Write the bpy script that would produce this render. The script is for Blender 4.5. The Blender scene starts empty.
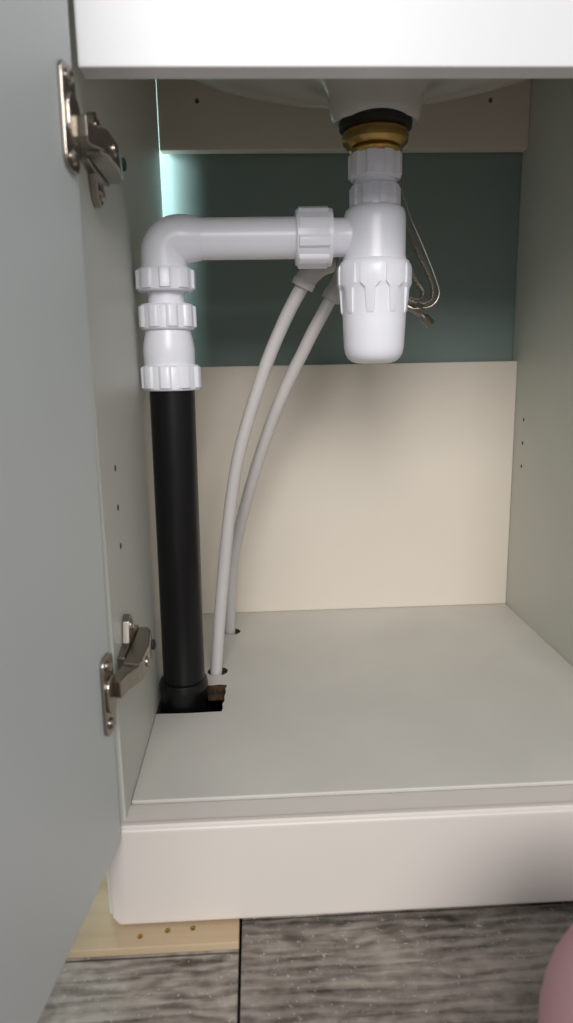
import bpy, bmesh, math, random
from mathutils import Vector, Matrix
random.seed(4)
S=bpy.context.scene
try:
    S.view_settings.view_transform='Standard'; S.view_settings.look='None'
except Exception: pass

# ------------------------------------------------------------ materials
def lin(c):
    return tuple(((v/255)/12.92 if v/255<=.04045 else ((v/255+.055)/1.055)**2.4) for v in c)+(1,)
def mat(name,c,rough=.5,var=.06,scale=8,bump=0.0,bscale=60,metal=0,stretch=(1,1,1),spec=.5,c2=None,coat=0,detail=4):
    m=bpy.data.materials.new(name); m.use_nodes=True
    nt=m.node_tree; N=nt.nodes; L=nt.links
    b=N['Principled BSDF']; b.inputs['Roughness'].default_value=rough; b.inputs['Metallic'].default_value=metal
    b.inputs['Specular IOR Level'].default_value=spec
    b.inputs['Coat Weight'].default_value=coat
    tc=N.new('ShaderNodeTexCoord'); mp=N.new('ShaderNodeMapping'); mp.inputs['Scale'].default_value=stretch
    L.new(tc.outputs['Object'],mp.inputs['Vector'])
    n=N.new('ShaderNodeTexNoise'); n.inputs['Scale'].default_value=scale; n.inputs['Detail'].default_value=detail
    L.new(mp.outputs[0],n.inputs['Vector'])
    r=N.new('ShaderNodeValToRGB'); r.color_ramp.elements[0].position=.3; r.color_ramp.elements[1].position=.7
    a=lin(c); d=lin(c2) if c2 else tuple(v*(1-var*2) for v in a[:3])+(1,)
    r.color_ramp.elements[0].color=d; r.color_ramp.elements[1].color=a
    L.new(n.outputs['Fac'],r.inputs['Fac']); L.new(r.outputs['Color'],b.inputs['Base Color'])
    if bump:
        n2=N.new('ShaderNodeTexNoise'); n2.inputs['Scale'].default_value=bscale; n2.inputs['Detail'].default_value=3
        L.new(mp.outputs[0],n2.inputs['Vector'])
        bp=N.new('ShaderNodeBump'); bp.inputs['Strength'].default_value=bump; bp.inputs['Distance'].default_value=.002
        L.new(n2.outputs['Fac'],bp.inputs['Height']); L.new(bp.outputs[0],b.inputs['Normal'])
    return m
M_side=mat('melamine_side',(205,206,196),.45,.02,5,.04,400)
M_base=mat('melamine_shelf',(212,208,200),.42,.06,6,.05,300)
M_back=mat('melamine_back',(224,214,200),.5,.02,5,.04,300)
M_rail=mat('painted_rail',(222,222,223),.35,.01,4)
M_plinth=mat('painted_plinth',(219,211,204),.4,.02,6,.03,200)
M_door=mat('painted_door',(203,208,206),.45,.02,3,.03,200)
M_white=mat('white_plastic',(242,242,249),.30,.01,10)
M_black=mat('black_plastic',(13,13,15),.33,.1,6,.03,90,stretch=(1,1,.2),spec=.35)
M_grey=mat('grey_plastic_pipe',(206,201,199),.42,.03,10)
M_brass=mat('brass',(196,162,98),.25,.15,40,.1,120,metal=1)
M_rub=mat('black_rubber',(22,20,18),.6,.1,10)
M_cer=mat('ceramic',(202,198,191),.22,.04,6,coat=.3)
M_chrome=mat('nickel',(172,164,154),.28,.12,25,metal=1)
M_hole=mat('dark_hole',(14,12,10),.9)
M_green=mat('green_wall_paint',(134,150,144),.75,.05,4,.08,120)
M_chip=mat('raw_chipboard',(88,64,44),.95,.35,160,.8,300,c2=(36,25,17))
M_ply=mat('plywood_face',(208,188,158),.65,.12,9,.12,80,stretch=(.25,3.5,1),c2=(172,148,114))
M_pink=mat('pink_cloth',(216,170,178),.9,.03,8)
M_sock=mat('sock',(90,90,95),.9,.1,40,.4,250)
def braid():
    m=mat('steel_braid',(160,152,140),.35,.1,30,metal=.9); nt=m.node_tree;N=nt.nodes;L=nt.links
    tc=N.new('ShaderNodeTexCoord'); w=N.new('ShaderNodeTexWave'); w.inputs['Scale'].default_value=260; w.bands_direction='DIAGONAL'
    L.new(tc.outputs['Object'],w.inputs['Vector']); bp=N.new('ShaderNodeBump'); bp.inputs['Strength'].default_value=.7; bp.inputs['Distance'].default_value=.001
    L.new(w.outputs['Fac'],bp.inputs['Height']); L.new(bp.outputs[0],N['Principled BSDF'].inputs['Normal'])
    return m
M_braid=braid()
def wood(name,off,dark=(78,71,64),light=(170,161,150)):
    m=bpy.data.materials.new(name); m.use_nodes=True; nt=m.node_tree;N=nt.nodes;L=nt.links
    b=N['Principled BSDF']; b.inputs['Roughness'].default_value=.8; b.inputs['Specular IOR Level'].default_value=.25
    tc=N.new('ShaderNodeTexCoord')
    def mapping(st):
        mp=N.new('ShaderNodeMapping'); mp.inputs['Scale'].default_value=st; mp.inputs['Location'].default_value=off
        mp.inputs['Rotation'].default_value=(0,0,math.radians(off[0]*.9-2))
        L.new(tc.outputs['Object'],mp.inputs['Vector']); return mp
    def noise(sc,st,det=6,dist=0):
        mp=mapping(st)
        n=N.new('ShaderNodeTexNoise'); n.inputs['Scale'].default_value=sc; n.inputs['Detail'].default_value=det
        n.inputs['Distortion'].default_value=dist
        L.new(mp.outputs[0],n.inputs['Vector']); return n.outputs['Fac']
    def ma(op,a,b_,c=None):
        k=N.new('ShaderNodeMath'); k.operation=op
        for i,v in enumerate((a,b_,c)):
            if v is None: continue
            if isinstance(v,(int,float)): k.inputs[i].default_value=v
            else: L.new(v,k.inputs[i])
        return k.outputs[0]
    mp=mapping((.35,1,1))
    w=N.new('ShaderNodeTexWave'); w.bands_direction='Y'; w.inputs['Scale'].default_value=30; w.inputs['Distortion'].default_value=16
    w.inputs['Detail'].default_value=4; w.inputs['Detail Scale'].default_value=.55; w.inputs['Detail Roughness'].default_value=.65
    L.new(mp.outputs[0],w.inputs['Vector'])
    fine=noise(42,(.28,3,1),8,.8); big=noise(10,(.8,1.3,1),4,.6); mott=noise(90,(1,1.2,1),5,.3); sp=noise(300,(1,1,1),2)
    v=ma('MULTIPLY',w.outputs['Fac'],.13)
    v=ma('MULTIPLY_ADD',fine,.52,v); v=ma('MULTIPLY_ADD',big,.60,v); v=ma('MULTIPLY_ADD',mott,.34,v)
    r=N.new('ShaderNodeValToRGB'); e=r.color_ramp.elements; e[0].position=.61;e[1].position=.96
    L.new(v,r.inputs['Fac']); e[0].color=lin(dark); e[1].color=lin(light)
    r2=N.new('ShaderNodeValToRGB'); r2.color_ramp.elements[0].position=.64; r2.color_ramp.elements[1].position=.76
    L.new(sp,r2.inputs['Fac'])
    # knots / darker weathered stains
    kn=noise(13,(.6,1.4,1),2,1.5); r3=N.new('ShaderNodeValToRGB'); r3.color_ramp.elements[0].position=.63; r3.color_ramp.elements[1].position=.72
    L.new(kn,r3.inputs['Fac'])
    mk=N.new('ShaderNodeMixRGB'); L.new(r.outputs['Color'],mk.inputs[1]); mk.inputs[2].default_value=lin((66,58,52))
    kk=ma('MULTIPLY',r3.outputs['Color'],.7); L.new(kk,mk.inputs['Fac'])
    mm=N.new('ShaderNodeMixRGB'); L.new(r2.outputs['Color'],mm.inputs['Fac']); L.new(mk.outputs[0],mm.inputs[1]); mm.inputs[2].default_value=lin((180,172,160))
    L.new(mm.outputs[0],b.inputs['Base Color'])
    bp=N.new('ShaderNodeBump'); bp.inputs['Strength'].default_value=.5; bp.inputs['Distance'].default_value=.002
    L.new(v,bp.inputs['Height']); L.new(bp.outputs[0],b.inputs['Normal'])
    return m
M_w1=wood('weathered_wood_a',(0,0,0)); M_w2=wood('weathered_wood_b',(3.1,1.7,0),(72,65,58),(158,149,139)); M_w3=wood('weathered_wood_c',(7.3,4.1,0))

# ------------------------------------------------------------ helpers
def empty(name):
    e=bpy.data.objects.new(name,None); e.empty_display_size=.05; S.collection.objects.link(e); return e
def link(name,me,m,parent=None,smooth=False):
    o=bpy.data.objects.new(name,me); S.collection.objects.link(o)
    if m: me.materials.append(m)
    if smooth:
        for p in me.polygons: p.use_smooth=True
    if parent: o.parent=parent
    return o
def from_bm(name,bm,m,parent=None,smooth=False,angle=None):
    bmesh.ops.recalc_face_normals(bm,faces=bm.faces)
    if angle is not None:
        for f in bm.faces: f.smooth=True
        for e in bm.edges:
            if len(e.link_faces)==2 and e.calc_face_angle(0)>angle: e.smooth=False
    me=bpy.data.meshes.new(name); bm.to_mesh(me); bm.free()
    return link(name,me,m,parent,smooth)
def box(name,x0,x1,y0,y1,z0,z1,m,parent=None,bev=.0012,seg=2):
    bm=bmesh.new(); bmesh.ops.create_cube(bm,size=1)
    for v in bm.verts:
        v.co=Vector((x0+(v.co.x+.5)*(x1-x0),y0+(v.co.y+.5)*(y1-y0),z0+(v.co.z+.5)*(z1-z0)))
    if bev: bmesh.ops.bevel(bm,geom=bm.edges[:],offset=bev,segments=seg,profile=.6,affect='EDGES')
    return from_bm(name,bm,m,parent)
def extrude_poly(name,pts,axis,a,b,m,parent=None,bev=.0015,seg=3):
    """pts = 2D outline in the two axes other than axis"""
    bm=bmesh.new()
    def P(p,t):
        q=list(p); q.insert(axis,t); return Vector(q)
    lo=[bm.verts.new(P(p,a)) for p in pts]; hi=[bm.verts.new(P(p,b)) for p in pts]
    bm.faces.new(lo); bm.faces.new(hi[::-1]); n=len(pts)
    for i in range(n): bm.faces.new((lo[i],hi[i],hi[(i+1)%n],lo[(i+1)%n]))
    bmesh.ops.recalc_face_normals(bm,faces=bm.faces)
    if bev: bmesh.ops.bevel(bm,geom=bm.edges[:],offset=bev,segments=seg,profile=.6,affect='EDGES')
    return from_bm(name,bm,m,parent)
AX={'z':Matrix.Identity(4),'x':Matrix.Rotation(math.radians(90),4,'Y'),'y':Matrix.Rotation(math.radians(-90),4,'X')}
def lathe(name,prof,m,loc=(0,0,0),axis='z',seg=48,parent=None,mod=None,angle=35,M=None,sx=1,sy=1):
    """prof = [(r,h)], mod(theta,i)->radius multiplier add"""
    bm=bmesh.new(); rings=[]
    for i,(r,h) in enumerate(prof):
        ring=[]
        for k in range(seg):
            t=2*math.pi*k/seg; rr=r+(mod(t,i) if mod else 0)
            ring.append(bm.verts.new((rr*math.cos(t)*sx,rr*math.sin(t)*sy,h)))
        rings.append(ring)
    for a,b in zip(rings,rings[1:]):
        for k in range(seg): bm.faces.new((a[k],a[(k+1)%seg],b[(k+1)%seg],b[k]))
    bm.faces.new(rings[0][::-1]); bm.faces.new(rings[-1])
    bm.transform(M if M else Matrix.Translation(loc)@AX[axis])
    return from_bm(name,bm,m,parent,angle=math.radians(angle))
def nut(name,r,h0,h1,m,loc,axis='z',n=9,depth=.0022,parent=None,duty=.62,phase=0):
    """compression nut: ring with broad raised grip lugs, flange at one end"""
    seg=n*12; b=.0011
    prof=[(r-depth-.0035,h0),(r-depth-b,h0),(r-depth,h0+b),(r-depth,h0+b*1.6),(r,h0+b*2.2),(r,h1-b*2.6),(r-.0006,h1-b*1.6),(r-depth,h1-b*1.2),(r-depth,h1-b),(r-depth-b,h1),(r-depth-.0035,h1)]
    def mod(t,i):
        if i not in (4,5,6): return 0
        f=((t+phase)/(2*math.pi)*n)%1
        e=.09
        s=min(max((f)/e,0),1)*min(max((duty-f)/e,0),1)
        return -depth*(1-s)
    return lathe(name,prof,m,loc,axis,seg,parent,mod,30)
def sweep(name,pts,rad,m,parent=None,seg=20,sub=8,angle=50):
    P=[Vector(p) for p in pts]
    if not isinstance(rad,(list,tuple)): rad=[rad]*len(P)
    if sub>1:
        Q=[];R=[]
        for i in range(len(P)-1):
            p0=P[max(i-1,0)];p1=P[i];p2=P[i+1];p3=P[min(i+2,len(P)-1)]
            for k in range(sub):
                t=k/sub
                Q.append(.5*((2*p1)+(-p0+p2)*t+(2*p0-5*p1+4*p2-p3)*t*t+(-p0+3*p1-3*p2+p3)*t**3)); R.append(rad[i]*(1-t)+rad[i+1]*t)
        Q.append(P[-1]);R.append(rad[-1]); P,rad=Q,R
    bm=bmesh.new(); rings=[]; up=None
    for i,p in enumerate(P):
        T=(P[min(i+1,len(P)-1)]-P[max(i-1,0)]).normalized()
        if up is None:
            up=Vector((0,1,0)) if abs(T.y)<.9 else Vector((1,0,0))
        up=(up-T*up.dot(T)).normalized(); s=T.cross(up)
        rings.append([bm.verts.new(p+(up*math.cos(2*math.pi*k/seg)+s*math.sin(2*math.pi*k/seg))*rad[i]) for k in range(seg)])
    for a,b in zip(rings,rings[1:]):
        for k in range(seg): bm.faces.new((a[k],a[(k+1)%seg],b[(k+1)%seg],b[k]))
    bm.faces.new(rings[0][::-1]); bm.faces.new(rings[-1])
    return from_bm(name,bm,m,parent,angle=math.radians(angle))

# ------------------------------------------------------------ room
GZ=-.0917
floor=empty('floor')
def plank(n,x0,x1,y0,y1,m):
    box(n,x0,x1,y0,y1,GZ-.02,GZ,m,floor,.0012,2)
box('subfloor',-1.6,1.8,-1.8,.1,GZ-.03,GZ-.0125,M_hole,floor,0)
plank('plank_1',-1.6,.0823,-.715,-.47,M_w1)
plank('plank_2',.0842,1.8,-.640,-.44+.0,M_w2)
plank('plank_3',.0842,1.8,-.438,-.20,M_w3)
plank('plank_4',-1.6,.0823,-.468,-.20,M_w3)
plank('plank_5',-1.6,.0823,-.955,-.717,M_w3)
plank('plank_6',.0842,1.8,-.88,-.642,M_w1)
plank('plank_7',-1.6,.4,-1.2,-.957,M_w2)
plank('plank_8',.402,1.8,-1.2,-.882,M_w1); plank('plank_9',.0842,.4,-.955,-.882,M_w2)
plank('plank_10',-1.6,1.8,-1.8,-1.202,M_w3)
plank('plank_11',-1.6,1.8,-.198,.05,M_w1)
box('wall_back',-1.6,1.8,.0215,.12,GZ,2.2,M_green,None,0)

# ------------------------------------------------------------ cabinet
cab=empty('sink_cabinet')
ZT=.70; W=.45
box('side_panel_left',-.018,0,-.437,0.0,-.083,ZT,M_side,cab)
box('side_panel_right',W,W+.018,-.437,.020,-.083,ZT,M_side,cab)
base=box('base_board',.0002,W-.0002,-.4155,0.018,-.018,0,M_base,cab,.001)
def cut(obj,fn,inner=None):
    c=fn(); md=obj.modifiers.new('cut','BOOLEAN'); md.operation='DIFFERENCE'; md.solver='EXACT'; md.object=c
    bpy.context.view_layer.update()
    dg=bpy.context.evaluated_depsgraph_get(); me=bpy.data.meshes.new_from_object(obj.evaluated_get(dg))
    obj.modifiers.clear(); obj.data=me; bpy.data.objects.remove(c)
    for p in me.polygons: p.use_smooth=False
    if inner:
        if inner.name not in [x.name for x in me.materials]: me.materials.append(inner)
        k=len(me.materials)-1
        for p in me.polygons:
            if abs(p.normal.z)<.3 and .0003<p.center.x<.2 and -.3<p.center.y<-.03: p.material_index=k
def jag():
    pts=[(.0004,-.277),(.03,-.278),(.0645,-.277),(.0655,-.270),(.0645,-.262),(.0665,-.255),(.066,-.245),(.0672,-.236),(.0662,-.229),(.0678,-.220),(.060,-.2180),(.052,-.2192),(.04,-.2184),(.0004,-.2185)]
    return extrude_poly('cutter',pts,2,-.05,.03,M_hole,None,0)
def rnd(x,y,r):
    def f(): return lathe('cutter',[(r,-.05),(r,.03)],M_hole,(x,y,0),seg=32)
    return f
cut(base,jag,M_chip); cut(base,rnd(.056,-.185,.0112),M_chip); cut(base,rnd(.068,-.068,.0112),M_chip)
box('void_floor',.0,W,-.41,.0,-.0835,-.082,M_hole,cab,0)
box('back_panel',.0002,W-.0002,.0,.016,.0003,.333,M_back,cab)
br=box('back_rail',.0002,W-.0002,.0,.016,.588,ZT,M_back,cab)
for x in (.047,.401):
    cut(br,(lambda x=x: lathe('cutter',[(.003,-.05),(.003,.05)],M_hole,(x,0,.642),'y',24)))
fr=box('front_rail',.005,W+.03,-.437,-.419,.5090,ZT,M_rail,cab,.0012,3)
extrude_poly('plinth',[(-.0135,-.001),(-.0135,-.076),(-.0085,-.0835),(W+.018,-.0835),(W+.018,-.001)],1,-.449,-.417,M_plinth,cab,.0035,4)
box('plinth_top_batten',-.008,W+.018,-.4470,-.441,-.004,.0006,M_plinth,cab,.0020,3)
for side,x,y in (('l',0,-.387),('r',W,-.03)):
    for k,z in enumerate((.259,.229,.199)):
        lathe('shelf_pin_hole_%s%d'%(side,k),[(.0016,-.0003),(.0024,.0000),(.0024,.0003),(.0004,.0004)],M_hole,(x,y,z),'x',16,cab)

# plywood offcut on the floor
ply=empty('plywood_board')
box('board',-.12,.0825,-.4675,-.25,GZ,-.0853,M_ply,ply,.0008)
for x,y in ((.0085,-.4575),(.0285,-.4535),(.0475,-.4525)):
    lathe('screw_head',[(.0022,-.0856),(.0022,-.0850),(.0016,-.0848),(.0006,-.0853)],M_brass,(x,y,0),seg=20,parent=ply)

# ------------------------------------------------------------ door (open about 97 deg)
door=empty('cabinet_door')
dth=.018; dw=.43
DX=-.001; DT=.012
box('door_panel',-dth,0,-dw,0,-.0075,.70,M_door,door,.0025,3)
tilt=math.atan(DT); sw=math.radians(-6.8)
Md=Matrix.Translation((DX,-.4515,0))@Matrix.Rotation(tilt,4,'Y')@Matrix.Rotation(sw,4,'Z')
door.matrix_world=Md

# ------------------------------------------------------------ hinges
def rrect(w,h,r,n=5):
    pts=[]
    for cx,cy,a0 in ((w/2-r,h/2-r,0),(-w/2+r,h/2-r,90),(-w/2+r,-h/2+r,180),(w/2-r,-h/2+r,270)):
        for k in range(n+1):
            a=math.radians(a0+90*k/n); pts.append((cx+r*math.cos(a),cy+r*math.sin(a)))
    return pts
def hinge(zc,name,off=0,za=0,ext=0):
    h=empty(name); xd=DX+DT*zc
    def todoor(o):
        o.data.transform(Md); return o
    zl=zc; zc=zc+za
    pts=[(a-.0145+off,b+zl) for a,b in rrect(.021,.057,.007)]
    todoor(extrude_poly('cup_flange',pts,0,.0002,.0024,M_chrome,h,.0006,2))
    for dz in (-.021,.021):
        todoor(lathe('flange_screw',[(.0042,.0022),(.0042,.0034),(.003,.0046),(.001,.0040)],M_chrome,(0,-.0155+off,zl+dz),'x',20,h))
    pts=[(a-.0135+off,b+zl) for a,b in rrect(.018,.026,.008)]
    todoor(extrude_poly('cup_rim',pts,0,.002,.0045,M_chrome,h,.0008,2))
    extrude_poly('knuckle',[(xd+.003,-.462),(xd+.009,-.464),(.012,-.452),(.018,-.438),(.017,-.425),(.008,-.425),(.005,-.440),(xd+.003,-.450)],2,zc-.0062,zc+.0062,M_chrome,h,.001,2)
    extrude_poly('arm',[(.006,-.437),(.016,-.440),(.0195,-.432),(.0205,-.405),(.0175,-.375),(.013,-.366),(.006,-.366)],2,zc-.0078,zc+.0078,M_chrome,h,.0014,3)
    pts=[(-.428,zc-.008),(-.408,zc-.011),(-.403,zc-.026),(-.396,zc-.030),(-.389,zc-.026),(-.384,zc-.011),(-.364,zc-.009),(-.361,zc),(-.364,zc+.009),(-.384,zc+.011),(-.389,zc+.026),(-.396,zc+.030),(-.403,zc+.026),(-.408,zc+.011),(-.428,zc+.008)]
    extrude_poly('mounting_plate',pts,0,.0003,.0055,M_chrome,h,.0008,2)
    for dz in (-.021,.021):
        lathe('plate_screw',[(.0045,.005),(.0045,.0062),(.003,.0075),(.001,.0068)],M_chrome,(0,-.396,zc+dz),'x',20,h)
    for y in (-.418,-.386):
        lathe('adjust_screw',[(.0042,.0195),(.0042,.0208),(.003,.0215),(.001,.0206)],M_rub if y>-.4 else M_chrome,(0,y,zc),'x',18,h)
    return h
hinge(.4715,'cabinet_hinge',0,-.003); hinge(.1145,'cabinet_hinge',.003,.003)

# ------------------------------------------------------------ basin
TX,TY=.2175,-.25
sink=empty('sink_basin')
prof=[(.0335,.538),(.036,.5365),(.0385,.539),(.0395,.546),(.041,.556),(.045,.566),(.054,.5725),(.075,.575)]
for r in (.09,.11,.13,.15,.17,.185): prof.append((r,.568+.9*r*r))
prof+=[(.20,.620),(.207,.650),(.21,.69),(.21,.70),(.18,.70),(.15,.64),(.05,.62)]
lathe('bowl',prof,M_cer,(TX,TY,0),seg=72,parent=sink,angle=60,sy=.80)
box('deck_light_block_front',-.03,.49,-.47,-.42,ZT+.001,ZT+.03,M_cer,sink,.004); box('deck_light_block_back',-.03,.49,-.42,.02,ZT+.001,ZT+.03,M_cer,sink,.004)  # unseen top slab over the bowl, added to block light from above

# ------------------------------------------------------------ bottle trap
trap=empty('bottle_trap'); L0=(TX,TY,0)
lathe('rubber_washer',[(.028,.531),(.0315,.532),(.032,.537),(.030,.5405),(.02,.541)],M_rub,L0,parent=trap)
lathe('brass_waste_tail',[(.0205,.5095),(.0225,.511),(.0235,.514),(.0215,.516),(.0255,.518),(.0285,.521),(.0292,.526),(.0275,.531),(.02,.533)],M_brass,L0,parent=trap)
nut('inlet_nut',.0238,.4905,.513,M_white,L0,n=9,parent=trap,depth=.0016)
lathe('inlet_neck',[(.017,.462),(.0185,.464),(.0185,.492),(.016,.4925)],M_white,L0,parent=trap)
nut('adjuster_nut',.0228,.4665,.4865,M_white,L0,n=9,parent=trap,phase=.2,depth=.0016)
lathe('body',[(.018,.468),(.0235,.4675),(.0262,.4655),(.0273,.462),(.0278,.455),(.0278,.428),(.0285,.424),(.0290,.415),(.02,.414)],M_white,L0,parent=trap,angle=50)
lathe('outlet_socket',[(.0165,-.052),(.0175,-.050),(.0178,-.040),(.0165,-.036),(.0165,-.022),(.0185,-.012),(.018,0)],M_white,(TX,TY,.4435),'x',40,trap,angle=50)
lathe('cup',[(.008,.3322),(.016,.3328),(.0208,.3345),(.0243,.3375),(.0264,.3415),(.0276,.347),(.0288,.370),(.0300,.398),(.0314,.401),(.0322,.404),(.0322,.4175),(.0312,.4215),(.029,.4230),(.02,.4232)],M_white,L0,parent=trap,seg=64,angle=60)
def ribs():
    bm=bmesh.new(); n=9
    for k in range(n):
        t=2*math.pi*(k+.35)/n; wd=.30
        secs=[(.3765,.0285,.0292,.38),(.379,.0285,.0304,.42),(.398,.029,.0320,.55),(.402,.029,.0337,1.0),(.4155,.029,.0337,1.0),(.4185,.029,.0328,.95)]
        prev=None
        for (z,r0,r1,w) in secs:
            row=[]
            for (r,a) in ((r0,-w*wd/1),(r1,-w*wd*.86),(r1*1.012,0),(r1,w*wd*.86),(r0,w*wd)):
                row.append(bm.verts.new((TX+r*math.cos(t+a),TY+r*math.sin(t+a),z)))
            if prev:
                for i in range(4): bm.faces.new((prev[i],prev[i+1],row[i+1],row[i]))
                bm.faces.new((prev[4],prev[0],row[0],row[4]))
            else: bm.faces.new(row[::-1])
            prev=row
        bm.faces.new(prev)
    return from_bm('cup_grips',bm,M_white,trap,angle=math.radians(35))
ribs()

# ------------------------------------------------------------ waste pipe
wp=empty('drain_waste_pipe'); PX=.0285; ZP=.4435
nut('outlet_nut',.0262,-.0715,-.041,M_white,(TX,TY,ZP),'x',n=9,parent=wp,duty=.6,phase=.1)
lathe('nut_flange',[(.018,-.0435),(.0245,-.043),(.0245,-.0395),(.018,-.039)],M_white,(TX,TY,ZP),'x',40,wp)
sweep('horizontal_pipe',[(.045,TY,ZP),(.10,TY,ZP),(.15,TY,ZP)],.0178,M_white,wp,36,1)
pts=[(.062,TY,ZP),(.052,TY,ZP)]; R=.0145
for k in range(13):
    a=math.radians(90*k/12); pts.append((PX+R-R*math.sin(a),TY,ZP-R+R*math.cos(a)))
pts+=[(PX,TY,.4165)]
rr=[.0182,.0200]+[.0208]*13+[.0208]
pts.insert(2,(.0475,TY,ZP)); rr.insert(2,.0208)
sweep('elbow',pts,rr,M_white,wp,40,1,60)
LV=(PX,TY,0)
nut('elbow_nut',.0268,.3985,.4185,M_white,LV,n=9,parent=wp,phase=.3)
lathe('spigot',[(.0165,.385),(.0165,.40)],M_white,LV,parent=wp)
nut('coupling_nut',.0262,.3655,.3878,M_white,LV,n=9,parent=wp,phase=.1)
lathe('reducer',[(.0225,.333),(.0232,.336),(.0236,.347),(.0228,.354),(.0212,.361),(.0205,.367),(.017,.368)],M_white,LV,parent=wp,angle=60)
nut('socket_nut',.0278,.3115,.3345,M_white,(.0295,TY,0),n=9,parent=wp,phase=.5)
sweep('black_pipe',[(.0262,TY,-.07),(.0262,TY,0),(.0295,TY,.315)],[.0208,.0208,.0208],M_black,wp,40,1)
lathe('black_socket',[(.0225,-.06),(.0240,-.058),(.0240,.014),(.0244,.015),(.0244,.020),(.0232,.024),(.0205,.025)],M_black,(.0258,TY,0),parent=wp)

# ------------------------------------------------------------ supply pipes
s1=empty('water_supply_pipe')
p1=[(.0545,-.187,-.0165),(.0545,-.187,0),(.0658,-.188,.105),(.0838,-.189,.226),(.1120,-.193,.317),(.1375,-.199,.376),(.1614,-.205,.4180),(.1696,-.207,.4325)]
sweep('pipe',p1,.0066,M_grey,s1,20,8)
sweep('elbow_fitting',[(.1555,-.2035,.408),(.1614,-.205,.417),(.172,-.203,.426),(.184,-.198,.429)],[.0095,.0105,.0105,.009],M_grey,s1,20,4)
sweep('collar',[(.1548,-.2030,.4065),(.1578,-.204,.4125)],[.0112,.0112],M_grey,s1,20,1)
s2=empty('water_supply_pipe')
p2=[(.066,-.069,-.0165),(.066,-.069,0),(.0726,-.085,.089),(.0935,-.115,.181),(.127,-.145,.281),(.162,-.162,.354),(.190,-.167,.405),(.20,-.168,.43)]
sweep('pipe',p2,.0066,M_grey,s2,20,8)
sweep('collar',[(.1862,-.1662,.397),(.1905,-.167,.405)],[.0100,.0100],M_grey,s2,20,1)
sweep('connector',[(.190,-.167,.405),(.199,-.168,.421),(.204,-.168,.44)],[.0085,.0085,.008],M_grey,s2,20,3)
# ------------------------------------------------------------ braided hoses
bh=empty('braided_tap_hose')
sweep('hose_run',[(.224,-.19,.565),(.234,-.19,.53),(.247,-.193,.485),(.264,-.195,.450),(.279,-.197,.420),(.2845,-.20,.402),(.282,-.20,.392),(.270,-.20,.389),(.25,-.20,.396),(.228,-.20,.41)],.0025,M_braid,bh,14,8)
sweep('end_nut',[(.266,-.205,.3865),(.274,-.207,.382)],[.0055,.0055],M_chrome,bh,6,1)
bh2=empty('braided_tap_hose')
sweep('hose_run',[(.214,-.18,.565),(.228,-.18,.53),(.241,-.183,.480),(.254,-.185,.445),(.270,-.187,.413),(.277,-.19,.400),(.270,-.19,.394),(.248,-.19,.401),(.23,-.19,.42)],.0025,M_braid,bh2,14,8)
sweep('tail',[(.25,-.195,.392),(.262,-.196,.3865),(.272,-.197,.381),(.279,-.197,.374)],[.0032,.0036,.0032,.0032],M_chrome,bh2,12,3)
sweep('end_nut',[(.277,-.197,.377),(.284,-.197,.3695)],[.0052,.0052],M_chrome,bh2,6,1)
tc=empty('plug_chain_cable')
sweep('cable',[(.238,-.205,.565),(.243,-.21,.52),(.256,-.21,.475),(.272,-.21,.440),(.285,-.21,.410),(.288,-.21,.396),(.280,-.21,.386),(.262,-.21,.384)],.0012,M_chrome,tc,8,8)

# ------------------------------------------------------------ photographer's kneeling leg (pink trousers)
def skin(name,verts,edges,rad,m,root=0,parent=None):
    me=bpy.data.meshes.new(name); me.from_pydata(verts,edges,[]); o=link(name,me,m,parent)
    md=o.modifiers.new('skin','SKIN'); md.use_smooth_shade=True
    for i,v in enumerate(me.skin_vertices[0].data): v.radius=(rad[i],rad[i]); v.use_root=(i==root)
    s=o.modifiers.new('sub','SUBSURF'); s.levels=3; s.render_levels=3
    return o
leg=empty('kneeling_leg')
v=[(.37,-1.20,.12),(.36,-1.02,.08),(.337,-.82,.04),(.316,-.68,.004),(.313,-.615,-.008),(.313,-.580,-.013)]
skin('trouser_thigh',v,[(0,1),(1,2),(2,3),(3,4),(4,5)],[.11,.11,.10,.09,.084,.056],M_pink,0,leg)
v=[(.320,-.62,-.030),(.345,-.78,-.035),(.36,-.92,-.042),(.37,-1.02,-.052)]
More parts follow.
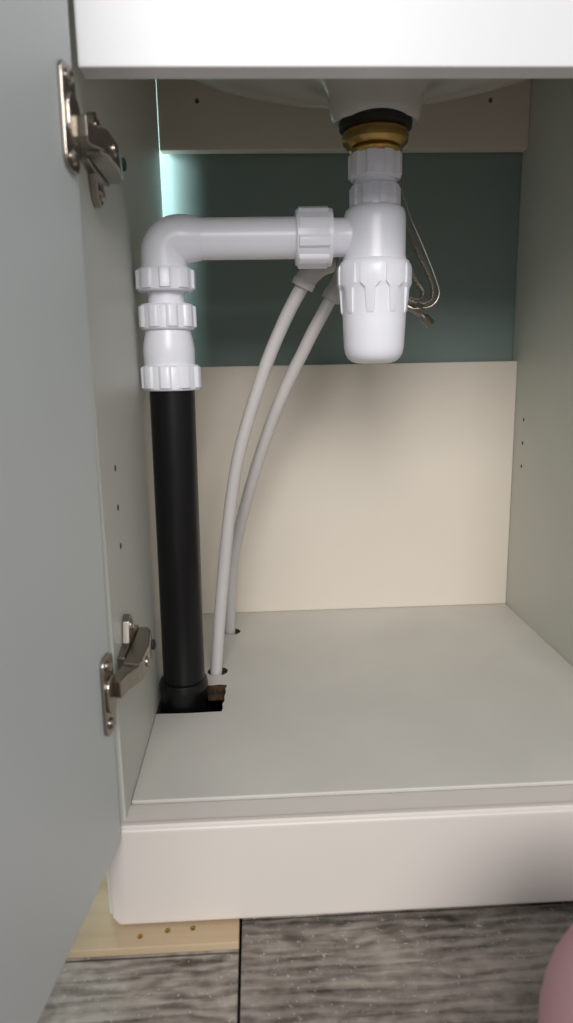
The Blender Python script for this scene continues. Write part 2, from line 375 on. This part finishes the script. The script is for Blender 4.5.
skin('trouser_shin',v,[(0,1),(1,2),(2,3)],[.060,.055,.047,.038],M_pink,0,leg)
v=[(.37,-1.01,-.052),(.372,-1.06,-.055),(.375,-1.12,-.062),(.376,-1.19,-.070)]
skin('foot',v,[(0,1),(1,2),(2,3)],[.034,.036,.03,.018],M_sock,0,leg)

# ------------------------------------------------------------ light
def area(name,loc,tgt,sx,sy,e,c):
    l=bpy.data.lights.new(name,'AREA'); l.shape='RECTANGLE'; l.size=sx; l.size_y=sy; l.energy=e; l.color=c
    o=bpy.data.objects.new(name,l); S.collection.objects.link(o); o.location=loc
    o.rotation_euler=(Vector(tgt)-Vector(loc)).to_track_quat('-Z','Y').to_euler(); return o
area('window_light',(.1,-3.2,1.7),(.2,-.2,.2),1.6,1.3,82,(1,.982,.962))
area('gap_glow_light',(-.16,-.075,.60),(.03,.0215,.545),.06,.12,3.0,(.72,.94,1))  # small lamp added beside the cabinet for the daylight glow at the rear gap
w=bpy.data.worlds.new('World'); S.world=w; w.use_nodes=True
w.node_tree.nodes['Background'].inputs[0].default_value=(.88,.93,1,1); w.node_tree.nodes['Background'].inputs[1].default_value=.46

# ------------------------------------------------------------ camera
yaw,pit,rol,f=.0435,.2064,-.0192,685.7
fw=Vector((math.sin(yaw)*math.cos(pit),math.cos(yaw)*math.cos(pit),-math.sin(pit)))
r=Vector((math.cos(yaw),-math.sin(yaw),0)); u=r.cross(fw)
r2=math.cos(rol)*r+math.sin(rol)*u; u2=r2.cross(fw)
cd=bpy.data.cameras.new('camera'); co=bpy.data.objects.new('camera',cd); S.collection.objects.link(co)
mw=Matrix.Identity(4)
for i in range(3):
    mw[i][0]=r2[i]; mw[i][1]=u2[i]; mw[i][2]=-fw[i]
mw.translation=Vector((.1051,-.9003,.3298)); co.matrix_world=mw
cd.sensor_fit='VERTICAL'; cd.sensor_height=24; cd.lens=f*24/1023; cd.clip_start=.01
cd.dof.use_dof=True; cd.dof.focus_distance=.68; cd.dof.aperture_fstop=(cd.lens/1000)/.0042
S.camera=co
